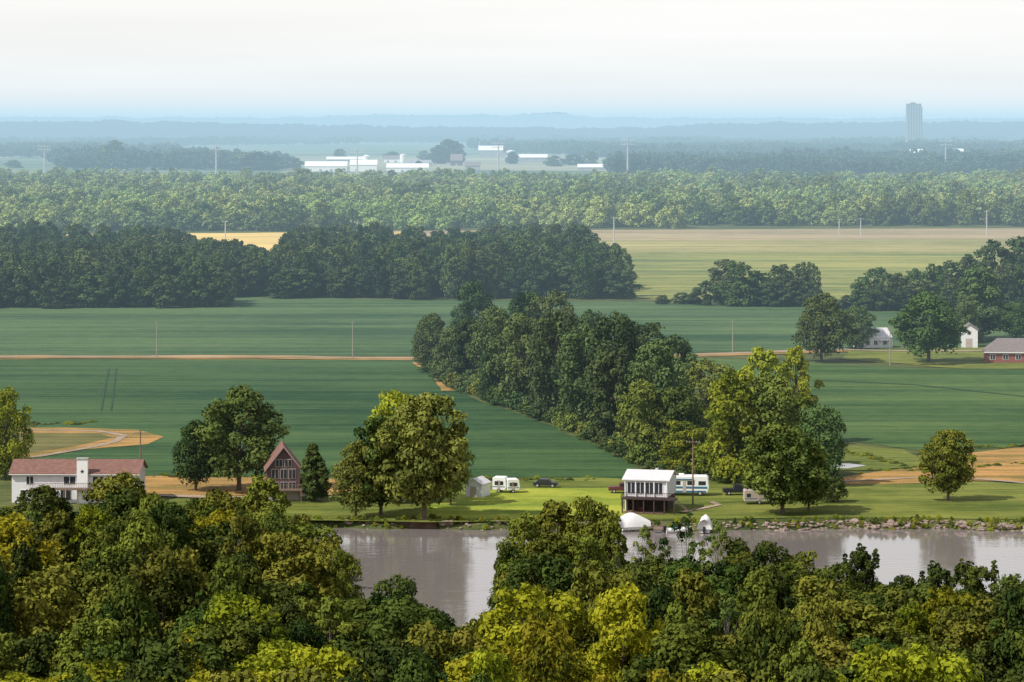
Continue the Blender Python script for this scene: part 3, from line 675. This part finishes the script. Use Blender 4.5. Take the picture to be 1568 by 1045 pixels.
def boat(name, x, y, z, rot, L=5.5, cover=True):
    e = empty(name, (x, y, z), rot); V = []; n_ = 9
    for i in range(n_):
        t = i/(n_-1); hw = 1.05*(1-t**3)**.6 if t < 1 else .02
        zt = .75+.3*t*t; V += [(t*L, -hw, zt), (t*L, -hw*.75, .15+.3*t**3), (t*L, 0, .02+.5*t**4), (t*L, hw*.75, .15+.3*t**3), (t*L, hw, zt)]
    Fc = [(i*5+k, i*5+k+1, i*5+k+6, i*5+k+5) for i in range(n_-1) for k in range(4)]+[(0, 1, 2, 3, 4)]
    Fc += [(i*5, i*5+5, i*5+9, i*5+4) for i in range(n_-1)]
    ob_mesh('hull', V, Fc, TRIM, e, True)
    box('motor', e, -.45, -.02, -.2, .2, .1, 1.15, BLACKP, .05)
    if cover:
        V = []
        for i in range(8):
            t = i/7; xx = -.3+t*(L+.2); hgt = 3.1-2.2*abs(t-.35)**1.2*1.2; hw = 1.3*(1-.6*t*t)
            for k in range(7): a = math.pi*k/6; V.append((xx, -math.cos(a)*hw, .7+math.sin(a)**1.6*(hgt-.7)))
        ob_mesh('canvas_cover', V, [(i*7+k, i*7+k+1, i*7+k+8, i*7+k+7) for i in range(7) for k in range(6)]+[tuple(range(7))], CLOTH, e, True)
    else:
        box('windscreen', e, L*.5, L*.54, -.7, .7, .9, 1.4, GLASS); box('seat', e, 1, 1.6, -.7, .7, .5, 1.0, BLUE)
    return e
bx = lambda u, D: (u-U0)*D/F
boat('covered_boat', bx(952, 489), 489, -1.15, 12, 5)
boat('covered_boat', bx(1078, 487), 486, -1.15, 78, 4.2)
boat('small_motorboat', bx(1020, 487), 487.5, -1.3, 5, 4.2, False)
e = empty('boat_dock', (bx(1000, 489), 487, -.75), 0)
box('decking', e, 0, 1.6, 0, 6, 0, .12, WOOD); box('float', e, .2, 1.4, .2, 5.6, -.35, -.001, METAL)
for xx in (.05, 1.55):
    for yy in (.2, 3, 5.6): box('piling', e, xx-.09, xx+.09, yy-.09, yy+.09, -2.5, 1.0, WOOD)
e = empty('retaining_wall', (bx(560, 493), far_shore(-20)-.3, -1.6), 0)
box('wall', e, 0, 12, 0, .3, 0, 1.35, mud); box('cap', e, 0, 12, -.05, .35, 1.351, 1.5, WOOD)
def pole(name, u, vb, vt, arms=1, r=.14, armw=1.3, m=WOOD, D=None):
    if D is None: x, y, _ = G(u, vb); hh = (vb-vt)/ppm(vb)
    else: x, y = bx(u, D), D; hh = H-(vt-V0)*D/F
    e = empty(name, (x, y, 0), 0); V = []; Q = []
    tube(V, Q, [(0, 0, -1), (0, 0, hh*.5), (0, 0, hh)], [r*1.2, r, r*.7], 8); ob_mesh('shaft', V, Q, m, e)
    for k in range(arms):
        z = hh*(.95-.1*k); t_ = armw*.05
        box(f'crossarm_{k}', e, -armw, armw, -r-t_, -r, z-t_, z+t_, m)
        for s_ in (-.9, -.5, .5, .9): box('insulator', e, armw*s_-t_*.6, armw*s_+t_*.6, -r-t_*.9, -r-t_*.1, z+t_, z+t_*3.5, TRIM)
    return e
PW = mat('pale_weathered_pole', (.30, .27, .24), .9, .15, 1)
for u, vb, vt in ((1061, 775, 672), (215, 757, 658), (540, 549, 492), (240, 549, 492), (1122, 541, 490), (1363, 560, 500)): pole('utility_pole', u, vb, vt, m=PW if vb < 600 else WOOD, armw=.7 if vb < 600 else 1.2)
for u, vb, vt in ((345, 372, 338), (547, 372, 340), (940, 374, 332), (1318, 364, 334), (1511, 362, 322), (1285, 365, 335)): pole('utility_pole', u, vb, vt, r=.3, armw=1.6, m=METAL)
for u, D, vt in ((68, 3500, 222), (331, 3450, 222), (763, 3400, 217), (961, 3350, 212), (547, 3600, 228), (1448, 3600, 214)): pole('transmission_pole', u, 0, vt, 2, .9, 7.5, METAL, D)
x, y, _ = G(1509, 556); e = empty('brick_house', (x, y, 0), -6)
box('walls', e, 0, 20, 0, 9, 0, 3.0, BRICK)
ob_mesh('hip_roof', [(-.5, -.5, 2.95), (20.5, -.5, 2.95), (20.5, 9.5, 2.95), (-.5, 9.5, 2.95), (3.5, 4.5, 6.6), (16.5, 4.5, 6.6)], [(0, 1, 5, 4), (1, 2, 5), (2, 3, 4, 5), (3, 0, 4), (0, 3, 2, 1)], GREYROOF, e)
for xx in (2, 5.5, 9, 13, 17): window(e, xx, 1, 1.3, 1.3)
box('fascia', e, -.55, 20.55, -.56, -.502, 2.8, 3.05, TRIM)
x, y, _ = G(1322, 534); e = empty('white_farmhouse', (x, y, 0), 18)
box('walls', e, 0, 9, 0, 7, 0, 3.2, WHITE); gable('roof', e, 0, 9, 0, 7, 3.2, 5.6, ROOFW, WHITE, over=.3)
for xx in (1.5, 4, 7): window(e, xx, 1, 1.1, 1.3)
box('porch', e, 5, 8.6, -1.8, -.003, 2.3, 2.45, ROOFW)
for xx in (5.1, 8.5): box('porch_post', e, xx-.08, xx+.08, -1.7, -1.55, 0, 2.3, TRIM)
x, y, _ = G(1472, 533); e = empty('white_barn', (x, y, 0), -8)
box('walls', e, 0, 4.8, 0, 8, 0, 5.3, WHITE); gable('roof', e, 0, 4.8, 0, 8, 5.3, 6.9, GREYROOF, WHITE, axis='y', over=.3); box('door', e, 1.3, 3.2, -.06, -.002, 0, 2.8, BEIGE); window(e, 2.25, 4, 1, 1.0)
def shed(name, u0, u1, vb, hh, ridge, dep, wall, roof, rot=0):
    x, y, _ = G(u0, vb); L = (u1-u0)*y/F; e = empty(name, (x, y, 0), rot)
    box('walls', e, 0, L, 0, dep, 0, hh, wall); gable('roof', e, 0, L, 0, dep, hh, ridge, roof, wall, over=.6)
    k = max(1, int(L/12))
    for i in range(k): box(f'door_{i}', e, (i+.5)*L/k-1.8, (i+.5)*L/k+1.8, -.12, -.01, 0, min(4, hh*.8), FARB)
    return e
BW = mat('bright_white_metal', (.80, .80, .80), .5, .03, .1)
shed('machine_shed', 467, 531, 264, 8, 14, 24, BW, BW); shed('machine_shed', 536, 577, 264, 10, 16, 20, BW, BW); shed('machine_shed', 592, 656, 265, 7, 12, 20, BW, BW)
shed('farmhouse', 588, 612, 250, 7, 12, 14, BW, GREYROOF); shed('farm_barn', 690, 708, 255, 9, 18, 18, PURP, GREYROOF); shed('farm_barn', 712, 735, 262, 7, 12, 18, FARB, GREYROOF)
shed('machine_shed', 733, 770, 242, 14, 22, 30, FARB, BW); shed('machine_shed', 795, 838, 250, 9, 14, 30, FARB, BW); shed('machine_shed', 885, 940, 262, 5, 9, 20, FARB, BW)
shed('machine_shed', 500, 560, 250, 6, 10, 20, FARB, BW); shed('machine_shed', 618, 660, 256, 6, 10, 20, FARB, FARB)
shed('machine_shed', 1395, 1415, 247, 14, 20, 25, BW, BW); shed('machine_shed', 880, 905, 212, 25, 30, 60, FARB, FARB); shed('machine_shed', 1462, 1476, 246, 14, 20, 25, BW, BW)
def silo(name, u, vb, r, hh):
    x, y, _ = G(u, vb); e = empty(name, (x, y, 0)); V = []; Q = []
    tube(V, Q, [(0, 0, 0), (0, 0, hh*.9)], [r, r], 20); tube(V, Q, [(0, 0, hh*.9), (0, 0, hh)], [r*1.05, r*.1], 20); ob_mesh('bin', V, Q, BW, e, True); return e
silo('grain_silo', 561, 262, 5, 22); silo('grain_silo', 545, 262, 4, 14); silo('grain_silo', 617, 250, 5, 15); silo('grain_silo', 782, 246, 7, 18)
D = 7000; e = empty('grain_elevator', (bx(1388, D), D, 0))
zt = H+(V0-159)*D/F; L = 24*D/F
EL = mat('elevator_concrete', (.20, .20, .21), .9, .1, .05)
for k in range(6):
    V = []; Q = []; tube(V, Q, [(L*(k+.5)/6, 0, 0), (L*(k+.5)/6, 0, zt*.93)], [L/10]*2, 14); ob_mesh(f'silo_bank_{k}', V, Q, EL, e, True)
box('core', e, 1, L-1, .5, 20, 0, zt*.925, EL); box('headhouse', e, L*.04, L*.96, 1, 18, zt*.93, zt, EL); box('penthouse', e, L*.3, L*.6, 4, 14, zt, zt+3, EL)
HILL = leaf_mat('hill_forest', (.02, .04, .025), (.05, .08, .045))
def ridge(name, D, depth, prof, amp, du=3):
    V = []; us = [-1200+i*du for i in range(int(4000/du))]
    for j, (dd, k) in enumerate(((0, 0), (depth*.3, .75), (depth*.5, 1), (depth, 0))):
        for u in us:
            top = interp(u, prof); z = H-(top-V0)*D/F; x = (u-U0)*D/F
            nz = mnoise.noise(Vector((u*.13, D*.01+j, 0)))*amp+mnoise.noise(Vector((u*.02, D*.01, 4)))*amp*1.3
            V.append((x, D+dd, max(0, z+nz)*k+(8 if k else 0)))
    m_ = len(us); ob_mesh(name, V, [(j*m_+i, j*m_+i+1, (j+1)*m_+i+1, (j+1)*m_+i) for j in range(3) for i in range(m_-1)], HILL)
ridge('distant_hills', 9500, 1500, [(-1200, 193), (0, 190), (150, 189), (380, 194), (700, 199), (1000, 201), (1100, 193), (1568, 190), (2400, 192)], 7)
ridge('distant_hills', 15500, 2500, [(-1200, 184), (0, 181), (450, 182), (520, 177), (640, 178), (700, 178), (820, 176), (860, 173), (890, 179), (960, 182), (1568, 183), (2400, 183)], 9)

# ------------------------------------------------------------------ haze beyond the river: absorbing volume whose emission stands in for scattered light
hm = bpy.data.materials.new('emissive_haze'); n, l = nt(hm); n.remove(n['Principled BSDF'])
SIG = 1.5e-4
ab = n.new('ShaderNodeVolumeAbsorption'); ab.inputs['Color'].default_value = (0, 0, 0, 1); ab.inputs['Density'].default_value = SIG
em = n.new('ShaderNodeEmission'); em.inputs['Color'].default_value = (.54, .79, .95, 1); em.inputs['Strength'].default_value = SIG
ad = n.new('ShaderNodeAddShader'); l.new(ab.outputs[0], ad.inputs[0]); l.new(em.outputs[0], ad.inputs[1]); l.new(ad.outputs[0], n['Material Output'].inputs['Volume'])
box('emissive_haze', None, -9000, 9000, 501, 19000, -30, 104, hm)

# ------------------------------------------------------------------ sky, sun, camera
s = Vector((-.8, -.45, 1.0)).normalized(); el = math.asin(s.z); az = math.atan2(s.x, s.y)
w = bpy.data.worlds.new('World'); scene.world = w; w.use_nodes = True; n = w.node_tree.nodes; l = w.node_tree.links
bg = n['Background']; bg.inputs['Strength'].default_value = .1
sk = n.new('ShaderNodeTexSky'); sk.sky_type = 'NISHITA'; sk.sun_disc = False; sk.sun_elevation = el; sk.sun_rotation = az % (2*math.pi)
tc = n.new('ShaderNodeTexCoord'); mp = n.new('ShaderNodeMapping'); mp.inputs['Scale'].default_value = (2, 2, 30); l.new(tc.outputs['Generated'], mp.inputs[0])
no = n.new('ShaderNodeTexNoise'); no.inputs['Scale'].default_value = 2.2; no.inputs['Detail'].default_value = 5; l.new(mp.outputs[0], no.inputs['Vector'])
mr = n.new('ShaderNodeMapRange'); mr.inputs['From Min'].default_value = .3; mr.inputs['From Max'].default_value = .7; mr.inputs['To Min'].default_value = .84; mr.inputs['To Max'].default_value = 1.0; l.new(no.outputs['Fac'], mr.inputs['Value'])
sp = n.new('ShaderNodeSeparateXYZ'); l.new(tc.outputs['Generated'], sp.inputs[0])
ze = n.new('ShaderNodeMapRange'); ze.inputs['From Min'].default_value = .35; ze.inputs['From Max'].default_value = .8; ze.inputs['To Min'].default_value = 1; ze.inputs['To Max'].default_value = .12; l.new(sp.outputs['Z'], ze.inputs['Value'])
mu = n.new('ShaderNodeMath'); mu.operation = 'MULTIPLY'; l.new(mr.outputs[0], mu.inputs[0]); l.new(ze.outputs[0], mu.inputs[1])
mx = n.new('ShaderNodeMix'); mx.data_type = 'RGBA'; l.new(mu.outputs[0], mx.inputs[0]); l.new(sk.outputs[0], mx.inputs[6]); mx.inputs[7].default_value = (10.3, 10.1, 9.8, 1)
l.new(mx.outputs[2], bg.inputs['Color'])
sl = bpy.data.lights.new('sun', 'SUN'); sl.energy = 4.7; sl.angle = math.radians(.5); sl.color = (1, .94, .84)
so = bpy.data.objects.new('sun', sl); scene.collection.objects.link(so); so.rotation_euler = s.to_track_quat('Z', 'Y').to_euler(); so.location = (0, 0, 300)
cd = bpy.data.cameras.new('camera'); cam = bpy.data.objects.new('camera', cd); scene.collection.objects.link(cam); scene.camera = cam
cam.location = (0, 0, H); cam.rotation_euler = (math.radians(90), 0, 0)
cd.sensor_width = 36; cd.lens = F/1568*36; cd.shift_y = -(522.5-V0)/1568; cd.clip_start = 1; cd.clip_end = 100000
scene.view_settings.view_transform = 'Standard'; scene.view_settings.look = 'None'; scene.view_settings.exposure = 0
print('objects', len(bpy.data.objects))
